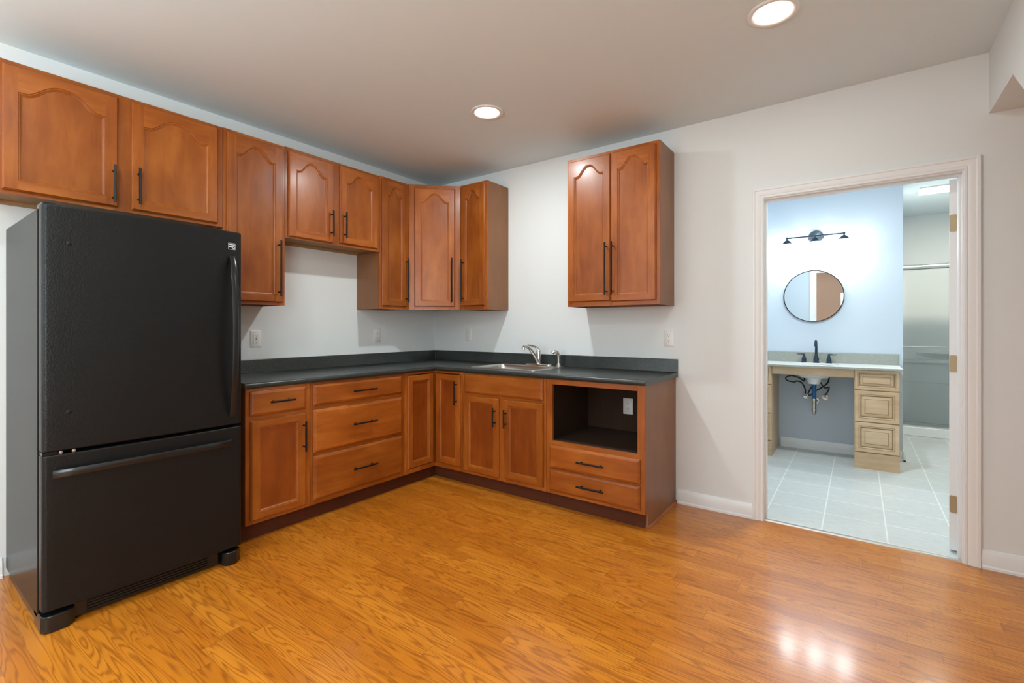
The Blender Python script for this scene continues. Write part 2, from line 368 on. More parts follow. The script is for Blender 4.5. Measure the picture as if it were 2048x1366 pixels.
# door opening: jamb and casing
JL, JR, JT = 2.945, 3.873, 2.055
j = MB(); j.box(JL-.016, JL, -.001, WT+.001, 0, JT+.015); j.box(JR, JR+.014, -.001, WT+.001, 0, JT+.015); j.box(JL, JR, -.001, WT+.001, JT, JT+.015)
j.box(JL, JL+.010, .035, .078, 0, JT); j.box(JR-.010, JR, .035, .078, 0, JT); j.box(JL+.01, JR-.01, .035, .078, JT-.010, JT)
struct(j, 'trim_1', 'trim', bevel=.001)
def casing(name, ys, y0):
    # profile: d outward from the inner edge, h off the wall
    prof = [(0, 0), (0, .007), (.004, .011), (.012, .011), (.016, .008), (.022, .012), (.034, .015), (.046, .016), (.050, .019), (.062, .019), (.065, .015), (.065, 0)]
    il, ir, it = JL-.002, JR+.006, JT+.006
    L = [[(il-d, y0+ys*h, 0) for d, h in prof], [(il-d, y0+ys*h, it+d) for d, h in prof], [(ir+d, y0+ys*h, it+d) for d, h in prof], [(ir+d, y0+ys*h, 0) for d, h in prof]]
    struct(MB().loops(L), name, 'trim', smooth=20)
casing('trim_2', -1, 0); casing('trim_3', 1, WT)
th = MB().prism([(.008, 0), (.012, .006), (.030, .007), (.046, .003), (.05, 0)], JL+.0, JR, 'x'); struct(th, 'trim_5', 'alum')
# bathroom door leaf, swung open into the bathroom, seen edge-on
dl = struct(MB().box(-.905, 0, -.035, 0, .012, JT-.004), 'door_1', 'door', bevel=.0015)
dl.location = (JR-.001, .128, 0); dl.rotation_euler = (0, 0, math.radians(-103))
for z in (.265, 1.037, 1.81):
    hb = MB(); hb.prism(rrect(-.034, -.002, z-.047, z+.047, .008, 4), .0, .0018, 'x'); hb.tube([(.004, .003, z-.05), (.004, .003, z+.05)], .0055, 10)
    for dz in (-.032, 0, .032):
        hb.lathe([(.0028, .0017), (.0028, .0026), (.0001, .0028)], 8, X=Matrix.Translation((0, -.017+(.006 if dz else -.004), z+dz)) @ Matrix.Rotation(PI/2, 4, 'Y'))
    hb.build('hinge', 'brass', dl, label='brass hinge plate')
# bathroom shell
BY = 2.29; BX = 3.766
struct(MB().box(2.2, BX, BY, 4.6, 0, H), 'wall_bathroom_back', 'bwall', smooth=0)
struct(MB().box(2.3, 2.41, WT, BY, 0, H), 'wall_bathroom_left', 'bwall', smooth=0)
struct(MB().box(4.78, 4.9, WT, 4.6, 0, H), 'wall_bathroom_right', 'wall', smooth=0)
struct(MB().box(BX, 4.78, 4.45, 4.6, 0, H), 'wall_shower_back', 'wall', smooth=0)
bl = MB().box(2.41, 2.878, WT, WT+.004, 0, H); bl.box(3.96, 4.78, WT, WT+.004, 0, H); bl.box(2.878, 3.96, WT, WT+.004, 2.135, H); struct(bl, 'wall_bathroom_front', 'bwall', smooth=0)
baseboard('baseboard_bathroom', (2.776, BY), (3.402, BY), (0, -1))
baseboard('baseboard_bathroom_side', (BX, BY-.02), (BX, 3.66), (1, 0))
baseboard('baseboard_bathroom_end', (3.733, BY), (BX+.02, BY), (0, -1))

# ------------------------------------------------------------------ cabinet doors, drawer fronts, handles
def arch_open(x0, x1, z0, zs, rise, n=30):
    P = [(x0, z0), (x1, z0), (x1, zs)]
    if rise:
        w = x1-x0; sh = min(.022, w*.09)
        P += [(x1-sh*.6, zs)]
        for i in range(1, n):
            t = i/n; u = 1-2*t       # +1 .. -1
            s = abs(u)
            # ogee: concave shoulder, rounded crown
            z = .5*(1+math.cos(PI*s**1.32))
            P.append((x1-sh-(w-2*sh)*t, zs+rise*z))
        P += [(x0+sh*.6, zs)]
    P += [(x0, zs)]
    return P
def cab_door(mb, x0, x1, z0, z1, yb, arch=True, stile=.050, topr=None, t=.019):
    """stile and rail door; slots 0 upright grain, 1 crosswise, 2 panel"""
    rect = [(x0, z0), (x1, z0), (x1, z1), (x0, z1)]
    Y = lambda l, h: [(p[0], yb-h, p[1]) for p in l]
    e = .006
    mb.loops([Y(rect, 0), Y(rect, .010), Y(inset(rect, .0025), .0125), Y(inset(rect, .0035), .0155), Y(inset(rect, e), t)], 0, True, False)
    X0, X1, Z0, Z1 = x0+e, x1-e, z0+e, z1-e
    a0, a1, b0 = x0+stile, x1-stile, z0+stile*.9
    if arch: zs, rise = z1-.118, .072
    else: zs, rise = z1-stile*.9, 0
    op = arch_open(a0, a1, b0, zs, rise)
    def face(poly, m): mb.add(Y(poly, t), [tuple(range(len(poly)))], m)
    face([(X0, Z0), (a0, Z0), (a0, b0), (a0, zs), (a0, Z1), (X0, Z1)], 0)
    face([(a1, Z0), (X1, Z0), (X1, Z1), (a1, Z1), (a1, zs), (a1, b0)], 0)
    face([(a0, Z0), (a1, Z0), (a1, b0), (a0, b0)], 1)
    top = op[2:]                      # right shoulder .. left shoulder
    for p, q in zip(top[:-1], top[1:]): face([(p[0], Z1), p, q, (q[0], Z1)][::-1], 1)
    prof = [(0, t), (.0022, t-.0042), (.0042, t-.0042), (.0060, t-.0050), (.0105, t-.0100), (.0128, t-.0108), (.0132, t-.0135), (.0160, t-.0138)]
    L = [Y(inset(op, d) if d else op, h) for d, h in prof]
    mb.loops(L, 0, False, False)
    mb.add(L[-1], [tuple(range(len(op)))], 2)
def slab_front(mb, x0, x1, z0, z1, yb, t=.019):
    rect = [(x0, z0), (x1, z0), (x1, z1), (x0, z1)]
    Y = lambda l, h: [(p[0], yb-h, p[1]) for p in l]
    mb.loops([Y(rect, 0), Y(rect, .008), Y(inset(rect, .0025), .0105), Y(inset(rect, .005), .0115), Y(inset(rect, .007), .0145), Y(inset(rect, .016), t)], 1)
def raised_front(mb, x0, x1, z0, z1, yb, t=.019):
    rect = [(x0, z0), (x1, z0), (x1, z1), (x0, z1)]
    Y = lambda d, h: [(p[0], yb-h, p[1]) for p in (inset(rect, d) if d else rect)]
    k = min(1, (z1-z0)/.26)**.6
    mb.loops([Y(0, 0), Y(0, .014), Y(.004, t), Y(.030*k, t), Y(.032*k, t-.002), Y(.034*k, t-.002), Y(.036*k, t-.001), Y(.042*k, t-.005), Y(.044*k, t-.009), Y(.050*k, t-.009), Y(.072*k, t-.002), Y(.074*k, t-.003), Y(.076*k, t-.003), Y(.078*k, t-.001)], 0, ms=[0, 0, 0, 1, 1, 0, 0, 1, 1, 0, 1, 1, 0, 0])
def handle(parent, x, y, z, length, vertical=True, mat='black'):
    m = MB(); h = length/2; c = h-.028
    f = (lambda s, d: (x, y-d, z+s)) if vertical else (lambda s, d: (x+s, y-d, z))
    m.tube([f(-h, .034), f(h, .034)], .0060, 12)
    for s in (-c, c): m.tube([f(s, -.0005), f(s, .034)], .0045, 10)
    return m.build('handle', mat, parent, label='black bar pull')
WM = ['wv', 'wh', 'panel']; WB = ['wv', 'wh', 'bpanel_shaded']
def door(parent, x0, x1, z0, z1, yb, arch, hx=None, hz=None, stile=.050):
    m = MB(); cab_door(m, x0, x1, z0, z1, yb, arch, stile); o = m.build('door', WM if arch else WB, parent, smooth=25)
    if hx is not None: handle(o, hx, yb-.019, (hz[0]+hz[1])/2, hz[1]-hz[0])
    return o
def drawer(parent, x0, x1, z0, z1, yb, hx=None, hz=None, hl=.19, name='drawer'):
    m = MB(); slab_front(m, x0, x1, z0, z1, yb); o = m.build(name, WM, parent, smooth=25)
    if hx is not None: handle(o, hx, yb-.019, hz, hl, False)
    return o
def frame(parent, w, z0, z1, d, stiles, rails, t=.019):
    m = MB()
    for a, b in stiles: m.box(a, b, -d, -d+t, z0, z1, 0)
    for a, b, c, e in rails: m.box(a, b, -d+.0002, -d+t, c, e, 1)
    return m.build('face_frame', WM, parent, bevel=.0012, smooth=0)
def wall_cab(label, w, z0, z1, d, doors, loc, rz, raw=False, mid=True):
    r = thing('wall_cabinet', label, 'cabinet', (loc[0], loc[1], z0), rz)
    h = z1-z0; m = MB(); s = .012; b = -d+.019; g = .001
    m.box(g, s, b, -.001, 0, h, 0); m.box(w-s, w-g, b, -.001, 0, h, 0); m.box(s, w-s, b, -.001, h-.012, h, 0)
    m.box(s, w-s, b, -.012, .018, .030, 1 if raw else 0); m.box(s, w-s, -.012, -.001, 0, h-.012, 1 if raw else 0)
    if raw: m.box(s, w-s, -.030, -.0125, 0.0, .0175, 1)
    m.build('body', ['lam', 'raw'], r, smooth=0)
    st = [(g, .038), (w-.038, w-g)]
    if len(doors) > 1 and mid: st.append((doors[0][1]-.012, doors[1][0]+.012))
    st.sort(); xs = [(st[i][1], st[i+1][0]) for i in range(len(st)-1)]
    frame(r, w, 0, h, d, st, [(a, c, 0, .035) for a, c in xs]+[(a, c, h-.035, h) for a, c in xs])
    for x0, x1, a, c, hx, hz in doors: door(r, x0, x1, a-z0, c-z0, -d, True, hx, (hz[0]-z0, hz[1]-z0))
    return r
RA = PI/2
def A(y): return y      # readability: wall-left cabinets measure along y
# --- wall cabinets on the left wall (local x runs towards the corner)
def cabA(label, y0, y1, z0, z1, doors, raw=False, mid=True):
    return wall_cab(label, y1-y0, z0, z1, .30, [(a-y0, b-y0, c, d, hx-y0, hz) for a, b, c, d, hx, hz in doors], (0, y0), RA, raw, mid)
cabA('short two-door brown wall cabinet directly above the black refrigerator', -3.05, -2.100, 1.846, 2.455, [(-3.028, -2.612, 1.863, 2.434, -2.634, (1.879, 2.071)), (-2.553, -2.133, 1.863, 2.436, -2.528, (1.891, 2.082))], True)
cabA('tall single-door brown wall cabinet just right of the refrigerator', -2.099, -1.712, 1.386, 2.458, [(-2.08, -1.732, 1.404, 2.438, -1.765, (1.444, 1.812))])
cabA('short two-door brown wall cabinet over the bare gap in the left run', -1.711, -.926, 1.846, 2.462, [(-1.691, -1.353, 1.857, 2.438, -1.375, (1.900, 2.088)), (-1.294, -.952, 1.866, 2.445, -1.267, (1.903, 2.095))], True)
cabA('narrow tall brown wall cabinet left of the angled corner cabinet', -.925, -.614, 1.389, 2.468, [(-.907, -.648, 1.415, 2.446, -.668, (1.451, 1.822))])
# --- angled corner wall cabinet
r = thing('corner_wall_cabinet', 'angled brown corner wall cabinet with one arched door', 'cabinet', (0, 0, 1.39))
z1 = 1.084
m = MB().prism([(.001, -.001), (.001, -.612), (.289, -.612), (.609, -.292), (.609, -.001)], 0.018, z1, 'z'); m.build('body', ['lam'], r, smooth=0)
dg = bpy.data.objects.new('face_frame', None)
fw = .4395
TX = Matrix.Translation((.3005, -.6125, 0)) @ Matrix.Rotation(math.radians(45.3), 4, 'Z')
m = MB()
for a, b in ((0, .045), (fw-.045, fw)): m.box(a, b, 0, .019, 0, z1, 0, TX)
for c, e in ((0, .035), (z1-.035, z1)): m.box(.045, fw-.045, .0002, .019, c, e, 1, TX)
m.build('face_frame', WM, r, bevel=.0012, smooth=0); bpy.data.objects.remove(dg)
m = MB(); cab_door(m, .046, .390, .030, 1.052, 0, True)
o = m.build('door', WM, r, smooth=25); o.location = (.3005, -.6125, 0); o.rotation_euler = (0, 0, math.radians(45.3))
handle(o, .362, -.019, 1.648-1.39, .383)
# --- wall cabinets on the back wall
def cabB(label, x0, x1, z0, z1, doors, mid=True):
    return wall_cab(label, x1-x0, z0, z1, .30, [(a-x0, b-x0, c, d, hx-x0, hz) for a, b, c, d, hx, hz in doors], (x0, 0), 0, False, mid)
cabB('narrow brown wall cabinet right of the angled corner cabinet', .611, .913, 1.391, 2.477, [(.628, .891, 1.424, 2.462, .664, (1.462, 1.826))])
cabB('separate two-door brown wall cabinet hanging alone above the sink end of the counter', 1.680, 2.376, 1.391, 2.477, [(1.694, 2.0300, 1.424, 2.455, 2.004, (1.462, 1.832)), (2.0335, 2.352, 1.418, 2.455, 2.054, (1.462, 1.832))])

# ------------------------------------------------------------------ base cabinets
BD = .61; ZT = .887
def base_body(r, w, zb=.10, sides=(1, 1), inner='lam', d=BD, kick=True):
    m = MB(); b = -d+.019
    if sides[0]: m.box(.001, .016, b, -.002, zb, ZT)
    if sides[1]: m.box(w-.016, w-.001, b, -.002, zb, ZT)
    m.box(.016, w-.016, b, -.014, zb+.01, zb+.025); m.box(.016, w-.016, -.014, -.002, zb, ZT)
    m.build('body', [inner], r, smooth=0)
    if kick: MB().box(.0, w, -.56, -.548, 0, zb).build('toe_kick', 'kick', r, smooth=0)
r = thing('base_cabinet', 'base cabinet beside the refrigerator with one drawer over one door', 'cabinet', (0, -2.113, 0), RA)
w = .397; base_body(r, w)
frame(r, w, .10, ZT, BD, [(.001, .04), (w-.04, w-.001)], [(.04, w-.04, .10, .135), (.04, w-.04, .69, .73), (.04, w-.04, .855, ZT)])
drawer(r, .023, .363, .724, .868, -BD, .197, .800, .150)
door(r, .026, .360, .124, .699, -BD, False, .340, (.467, .654), .046)
r = thing('base_cabinet', 'base cabinet on the left run with a stack of three wide drawers', 'cabinet', (0, -1.715, 0), RA)
w = .776; base_body(r, w)
frame(r, w, .10, ZT, BD, [(.001, .04), (w-.04, w-.001)], [(.04, w-.04, .10, .14), (.04, w-.04, .405, .44), (.04, w-.04, .70, .74), (.04, w-.04, .86, ZT)])
drawer(r, .019, .744, .735, .870, -BD, .387, .803, .193); drawer(r, .019, .744, .433, .707, -BD, .387, .577, .193); drawer(r, .019, .747, .131, .412, -BD, .389, .269, .193)
r = thing('corner_base_cabinet', 'inside-corner base cabinet with two narrow doors meeting at the angle', 'cabinet', (0, 0, 0))
m = MB(); m.box(.002, .59, -.938, -.925, .10, ZT); m.box(.9, .914, -.59, -.002, .10, ZT); m.box(.002, .014, -.925, -.002, .1, ZT); m.box(.014, .9, -.014, -.002, .1, ZT); m.box(.014, .59, -.925, -.014, .11, .125); m.box(.59, .9, -.59, -.014, .11, .125); m.build('body', 'lam', r, smooth=0)
m = MB(); m.box(.591, .61, -.938, -.895, .10, ZT, 0); m.box(.591, .61, -.895, -.61, .10, .135, 1); m.box(.591, .61, -.895, -.61, .868, ZT, 1)
m.box(.885, .915, -.61, -.591, .10, ZT, 0); m.box(.61, .885, -.61, -.591, .10, .135, 1); m.box(.61, .885, -.61, -.591, .868, ZT, 1); m.box(.591, .61, -.61, -.591, .10, ZT, 0)
m.build('face_frame', WM, r, smooth=0)
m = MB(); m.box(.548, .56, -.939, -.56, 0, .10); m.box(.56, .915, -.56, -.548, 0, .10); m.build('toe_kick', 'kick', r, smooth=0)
m = MB(); cab_door(m, .027, .297, .142, .862, 0, False, .046); o = m.build('door', WB, r, smooth=25); o.location = (.61, -.939, 0); o.rotation_euler = (0, 0, RA)
m = MB(); cab_door(m, .634, .900, .140, .862, -BD, False, .046); o = m.build('door', WB, r, smooth=25); handle(o, .870, -BD-.019, .722, .189)
r = thing('sink_base_cabinet', 'base cabinet under the steel sink with a false front over two doors', 'cabinet', (.916, 0, 0))
w = .773; base_body(r, w)
x = .916
frame(r, w, .10, ZT, BD, [(.001, .04), (1.27-x, 1.34-x), (w-.04, w-.001)], [(.04, .355, .10, .135), (.424, w-.04, .10, .135), (.04, w-.04, .70, .735), (.04, w-.04, .865, ZT)])
drawer(r, .942-x, 1.668-x, .728, .879, -BD, name='false_front')
door(r, .942-x, 1.282-x, .122, .710, -BD, False, 1.256-x, (.504, .645), .046); door(r, 1.328-x, 1.670-x, .130, .709, -BD, False, 1.357-x, (.506, .640), .046)
r = thing('oven_base_cabinet', 'end base cabinet with an open appliance niche above two drawers', 'cabinet', (1.690, 0, 0))
w = .698; x = 1.690
m = MB(); b = -BD+.019
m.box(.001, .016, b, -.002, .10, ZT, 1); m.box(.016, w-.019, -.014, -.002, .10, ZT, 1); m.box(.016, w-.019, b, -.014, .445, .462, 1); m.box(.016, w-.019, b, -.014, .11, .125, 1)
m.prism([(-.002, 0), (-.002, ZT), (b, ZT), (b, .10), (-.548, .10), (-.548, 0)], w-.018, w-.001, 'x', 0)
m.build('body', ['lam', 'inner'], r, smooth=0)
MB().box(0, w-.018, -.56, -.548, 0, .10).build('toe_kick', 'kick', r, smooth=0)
frame(r, w, .10, ZT, BD, [(.001, .048), (w-.046, w-.001)], [(.048, w-.046, .10, .13), (.048, w-.046, .265, .29), (.048, w-.046, .425, .463), (.048, w-.046, .848, ZT)])
drawer(r, 1.719-x, 2.363-x, .281, .434, -BD, 2.042-x, .358, .19); drawer(r, 1.719-x, 2.363-x, .122, .272, -BD, 2.042-x, .200, .19)
q = [(0, 0)]+[(.014*math.cos(a*PI/16), .017*math.sin(a*PI/16)) for a in range(9)]
m = MB().loops([[(w-.001+a, yy, c) for a, c in q] for yy in (-.560, -.002)]); m.build('shoe_moulding', 'wh', r)

# ------------------------------------------------------------------ worktop
ct = thing('countertop', 'L-shaped dark speckled laminate kitchen countertop with backsplash', 'countertop', (0, 0, .888))
z0, z1 = 0, .030; CX = 2.400; CY = -2.122
m = MB(); m.box(.001, .60, CY, -.60, z0, z1); m.box(.001, .85, -.60, -.001, z0, z1)
slab_hole(m, .85, 1.60, -.60, -.001, z0, z1, rrect(.930, 1.505, -.490, -.085, .05, 6)); m.box(1.60, CX, -.60, -.001, z0, z1)
prof = [(0, z0), (0, z1), (.024, z1), (.030, z1-.002), (.0345, z1-.008), (.036, z1-.016), (.0345, z1-.023), (.030, z1-.029), (.025, z1-.033), (.012, z1-.033), (.012, z0)]
m.loops([[(.60+d, CY, z) for d, z in prof], [(.60+d, -.60-d, z) for d, z in prof], [(CX, -.60-d, z) for d, z in prof]], 0)
m.build('slab', 'counter', ct, smooth=35)
m = MB(); bp_ = [(.001, z1), (.030, z1), (.023, z1+.004), (.020, z1+.012), (.020, z1+.088), (.017, z1+.094), (.001, z1+.095)]
m.loops([[(d, CY, z) for d, z in bp_], [(d, -d, z) for d, z in bp_], [(CX, -d, z) for d, z in bp_]], 0); m.build('backsplash', 'counter', ct, smooth=35)
m = MB(); m.tube([(.022, -.022, z1+.0002), (.630, -.630, z1+.0002)], .0011, 6); m.tube([(.0208, -.0208, z1+.01), (.0208, -.0208, z1+.094)], .0008, 6); m.build('seam', 'chrome', ct, label='thin pale mitre seam')
m = MB(); m.box(CX, CX+.0015, -.634, -.001, -.002, z1-.001); m.box(CX, CX+.0015, -.021, -.001, z1-.001, z1+.094); m.build('end_cap', 'counter', ct, smooth=0)
m = MB(); m.box(.01, .633, CY-.0015, CY, -.002, z1-.003); m.build('raw_end', 'edge', ct, smooth=0, label='bare brown particle-board end')

# ------------------------------------------------------------------ sink, faucet, sprayer
sk = thing('kitchen_sink', 'stainless steel drop-in single-bowl sink in the dark countertop', 'sink', (0, 0, .918))
ox0, ox1, oy0, oy1 = .905, 1.530, -.520, -.055
bx0, bx1, by0, by1 = .948, 1.487, -.478, -.150
L = [[(*p, z) for p in rrect(a, b, c, d, r, 8)] for a, b, c, d, r, z in ((ox0, ox1, oy0, oy1, .03, .0003), (ox0+.002, ox1-.002, oy0+.002, oy1-.002, .03, .005), (ox0+.012, ox1-.012, oy0+.012, oy1-.012, .025, .0065), (bx0-.006, bx1+.006, by0-.006, by1+.006, .056, .0055), (bx0, bx1, by0, by1, .05, .0), (bx0+.004, bx1-.004, by0+.004, by1-.004, .05, -.02), (bx0+.016, bx1-.016, by0+.016, by1-.016, .06, -.15), (bx0+.045, bx1-.045, by0+.045, by1-.045, .06, -.168))]
MB().loops(L, 0, False, True).build('basin', 'steel', sk, smooth=50)
MB().lathe([(.045, -.1675), (.043, -.1655), (.034, -.1665), (.030, -.1675)], 28, X=Matrix.Translation((1.218, -.31, 0)), cap=True).build('drain', 'chrome', sk)
fc = thing('kitchen_faucet', 'brushed nickel single-lever kitchen faucet on the sink deck', 'faucet', (1.295, -.098, .9247))
L = [[(p[0], p[1], z) for p in rrect(-.128+i, .128-i, -.028+i, .028-i, .0275-i, 8)] for i, z in ((0, 0), (0, .006), (.003, .011), (.008, .013))]
MB().loops(L).build('base_plate', 'chrome', fc, smooth=50)
MB().lathe([(.024, .013), (.022, .02), (.0205, .05), (.0215, .055), (.0205, .060), (.021, .10), (.019, .118), (.012, .128), (.001, .131)], 24, cap=True).build('body', 'chrome', fc)
m = MB(); m.tube([(0, .000, .110), (-.004, .004, .128), (-.014, -.004, .146), (-.028, -.022, .158), (-.045, -.046, .165), (-.062, -.070, .168)], [.018, .0165, .0135, .010, .0085, .0075], 14, sy=.8); m.build('lever', 'chrome', fc)
P = [(0, -.012, .022), (0, -.035, .055), (-.001, -.070, .095), (-.002, -.110, .130), (-.003, -.145, .152), (-.004, -.175, .163), (-.005, -.198, .162), (-.005, -.212, .150), (-.005, -.214, .134)]
m = MB(); m.tube(P, [.013, .0135, .0135, .013, .0125, .012, .0125, .0135, .0135], 16); m.build('spout', 'chrome', fc)
sr = thing('side_sprayer', 'small chrome pull-out side sprayer standing right of the faucet', 'sprayer', (1.487, -.098, .9247))
MB().lathe([(.023, 0), (.022, .005), (.016, .016), (.013, .026), (.0125, .028)], 22, cap=True).build('base', 'chrome', sr)
m = MB(); m.tube([(0, 0, .026), (.001, 0, .06), (0, -.002, .09), (-.006, -.008, .108), (-.018, -.020, .118), (-.030, -.032, .116), (-.036, -.038, .108)], [.0115, .013, .0145, .0155, .0155, .0145, .013], 16); m.build('spray_head', 'chrome', sr)

# ------------------------------------------------------------------ electrical outlets
def outlet(label, loc, rz=0, gfci=False):
    r = thing('wall_outlet', label, 'outlet', loc, rz)
    w, h = .038, .0595
    MB().loops([[(p[0], y, p[1]) for p in rrect(-w+i, w-i, -h+i, h-i, .004, 3)] for i, y in ((0, -.0005), (0, -.003), (.004, -.0065))]).build('cover_plate', 'white_pl', r, smooth=40)
    if gfci:
        m = MB(); m.box(-.0165, .0165, -.0085, -.006, -.034, .034); fo = m.build('receptacle', 'white_pl', r, bevel=.001)
        s = MB(); s.box(-.004, .004, -.0095, -.008, .001, .005, 0); s.box(-.004, .004, -.0095, -.008, -.006, -.002, 0)
        for z in (.019, -.019):
            s.box(-.0075, -.0055, -.0088, -.0084, z-.001, z+.007); s.box(.0055, .0075, -.0088, -.0084, z, z+.006); s.box(-.002, .002, -.0088, -.0084, z-.009, z-.005)
        s.build('slots', 'slot', fo)
    else:
        for z in (.0195, -.0195):
            m = MB(); n = 24
            P = [(max(-.0145, min(.0145, .017*math.cos(2*PI*k/n))), z+.0145*math.sin(2*PI*k/n)) for k in range(n)]
            m.loops([[(p[0], -.006, p[1]) for p in P], [(p[0], -.0085, p[1]) for p in P]]); fo = m.build('receptacle', 'white_pl', r, smooth=40)
            s = MB(); s.box(-.0072, -.0052, -.0089, -.0084, z-.001, z+.008); s.box(.0052, .0072, -.0089, -.0084, z, z+.007)
            s.lathe([(.0026, .0), (.0026, .0005), (.0001, .0006)], 10, X=Matrix.Translation((0, -.0084, z-.0075)) @ Matrix.Rotation(PI/2, 4, 'X')); s.build('slots', 'slot', fo)
        MB().lathe([(.003, 0), (.003, .0008), (.0001, .0012)], 10, X=Matrix.Translation((0, -.0064, 0)) @ Matrix.Rotation(PI/2, 4, 'X')).build('screw', 'chrome', r)
    return r
outlet('white outlet with test buttons on the left wall near the refrigerator', (0, -1.761, 1.157), RA, True)
outlet('white duplex outlet on the left wall near the corner', (0, -.715, 1.166), RA)
outlet('white duplex outlet on the back wall, left of the sink', (.444, 0, 1.172))
outlet('white duplex outlet on the back wall below the hanging cabinet, right end', (2.338, 0, 1.161))
outlet('white duplex outlet inside the open niche of the end cabinet', (2.038, -.014, .647))

# ------------------------------------------------------------------ refrigerator
fr = thing('refrigerator', 'black bottom-freezer refrigerator with bowed handles', 'refrigerator', (0, -2.98, 0))
W = .768
m = MB(); m.box(.03, .728, 0, W, .045, 1.722); m.build('case', 'frs', fr, bevel=.006)
def door_prof(x0, xf, bulge, rc=.016):
    P = [(x0, .002), (xf-rc, .002)]
    for i in range(1, 5): a = i/5*PI/2; P.append((xf-rc+rc*math.sin(a), .002+rc-rc*math.cos(a)))
    n = 20
    for i in range(n+1):
        t = i/n; y = .002+rc+(W-.004-2*rc)*t; P.append((xf+bulge*(1-(2*t-1)**2), y))
    for i in range(1, 5): a = PI/2*(1-i/5); P.append((xf-rc+rc*math.sin(a), W-.002-rc+rc*math.cos(a)))
    P += [(xf-rc, W-.002), (x0, W-.002)]
    return P
dp = door_prof(.736, .797, .012)
ud = MB().prism(dp, .731, 1.735, 'z').build('door', 'fr', fr, bevel=.007, seg=3)
ld = MB().prism(dp, .088, .718, 'z').build('freezer_drawer', 'fr', fr, bevel=.007, seg=3)
m = MB(); m.box(.726, .737, .012, W-.012, .745, 1.72); m.box(.726, .737, .012, W-.012, .10, .705); m.build('gasket', 'frp', fr)
n = 24; pts = []; wd = []; tk = []
for i in range(n+1):
    t = i/n; s = math.sin(PI*t)**.62; pts.append((.806+.062*s, .712-.006*s, .775+.83*t)); wd.append(.026+.010*s); tk.append(.012+.004*s)
MB().ribbon(pts, (0, 1, 0), wd, tk).build('handle', 'frp', ud, smooth=50, label='tall bowed gloss black handle')
pts = []; wd = []; tk = []
for i in range(n+1):
    t = i/n; s = math.sin(PI*t)**.62; pts.append((.806+.055*s, .034+.672*t, .640+.012*s)); wd.append(.034-.006*s); tk.append(.013)
MB().ribbon(pts, (0, 0, 1), wd, tk).build('handle', 'frp', ld, smooth=50, label='long bowed horizontal gloss black handle')
m = MB(); m.box(.69, .785, .004, .045, 1.722, 1.744); m.build('hinge_cover', 'frp', fr, bevel=.005)
m = MB(); m.box(.730, .790, .004, .05, .7185, .7305); m.build('hinge', 'frp', fr)
for y in (.058, .098):
    MB().lathe([(.0055, -.004), (.0065, 0), (.0065, .004), (.0001, .005)], 14, X=Matrix.Translation((.792, y, .7245)) @ Matrix.Rotation(PI/2, 4, 'Y')).build('bolt', 'chrome', fr, label='small chrome hinge bolt')
for z in (1.582, .888):
    MB().lathe([(.0085, 0), (.0085, .002), (.006, .0035), (.0001, .004)], 18, X=Matrix.Translation((.8005, .082, z)) @ Matrix.Rotation(PI/2, 4, 'Y')).build('plug_cap', 'fr', ud)
# badge: a small outlined square with wavy stripes
bx = .8007; bd = MB(); k = .017; cy, cz = .713, 1.657
def stroke(pts, w_): bd.ribbon([(bx+.0012, cy+a*k, cz+c*k) for a, c in pts], (0, .0001, 1), w_, .0010)
for a0, a1, c0, c1 in ((-1, 1, .93, 1), (-1, 1, -1, -.93), (-1, -.93, -1, 1), (.93, 1, -1, 1)): bd.box(bx, bx+.0014, cy+a0*k, cy+a1*k, cz+c0*k, cz+c1*k)
stroke([(-.85, .52), (0, .52), (.85, .50)], .0042)
stroke([(-.85, .02), (-.45, -.02), (-.1, -.22), (.3, -.5), (.85, -.72)], .0034)
stroke([(-.85, -.30), (-.5, -.22), (-.1, -.02), (.3, .04), (.65, -.10), (.88, -.42)], .0036)
bd.build('emblem', 'silver', ud, smooth=0, label='small silver square maker emblem')
m = MB(); m.box(.70, .752, .10, W-.10, .012, .070, 0)
for i in range(4): m.box(.752, .758, .15, W-.15, .020+i*.012, .026+i*.012, 0)
m.build('toe_grille', 'frp', fr, smooth=0)
for y0, y1 in ((.0, .11), (W-.09, W)):
    pf = [(.66, y0), (.775, y0), (.795, y0+.012), (.800, y0+.03), (.798, y1-.03), (.775, y1-.004), (.74, y1), (.66, y1)]
    MB().prism(pf, .002, .070, 'z').build('foot_cover', 'frp', fr, bevel=.006)
m = MB(); m.box(.05, .70, .01, .03, 0.001, .045); m.build('base_rail', 'frp', fr, smooth=0); MB().box(.05, .70, W-.03, W-.01, 0.001, .045).build('base_rail', 'frp', fr, smooth=0)

# ------------------------------------------------------------------ recessed ceiling lights
def can(label, x, y, power=CAN):
    r = thing('recessed_ceiling_light', label, 'ceiling light', (x, y, H), 0, 'recessed ceiling lights')
    MB().lathe([(.103, -.0003), (.104, -.004), (.100, -.008), (.090, -.009), (.082, -.007), (.078, -.004), (.078, -.0003)], 40).build('trim_ring', 'lampring', r)
    MB().lathe([(.079, -.0035), (.06, -.0045), (.001, -.005)], 40).build('lens', 'lamp', r)
    area('lamp_light', (0, 0, -.012), (0, 0, 0), .11, .11, power, CANCOL, r, 'DISK')
    return r
can('recessed ceiling light near the kitchen corner, smaller in view', 1.469, -.989, 15)
can('recessed ceiling light at the top edge, nearer the bathroom door', 3.124, -1.004, 4)
can('added recessed ceiling light, unseen behind the camera on the refrigerator side', 1.469, -3.1)  # this and the next two are unseen lamps added for brightness
can('added recessed ceiling light, unseen behind the camera on the right side', 3.0, -3.3)
can('added recessed ceiling light, unseen at the rear end of the room', 2.2, -5.2)

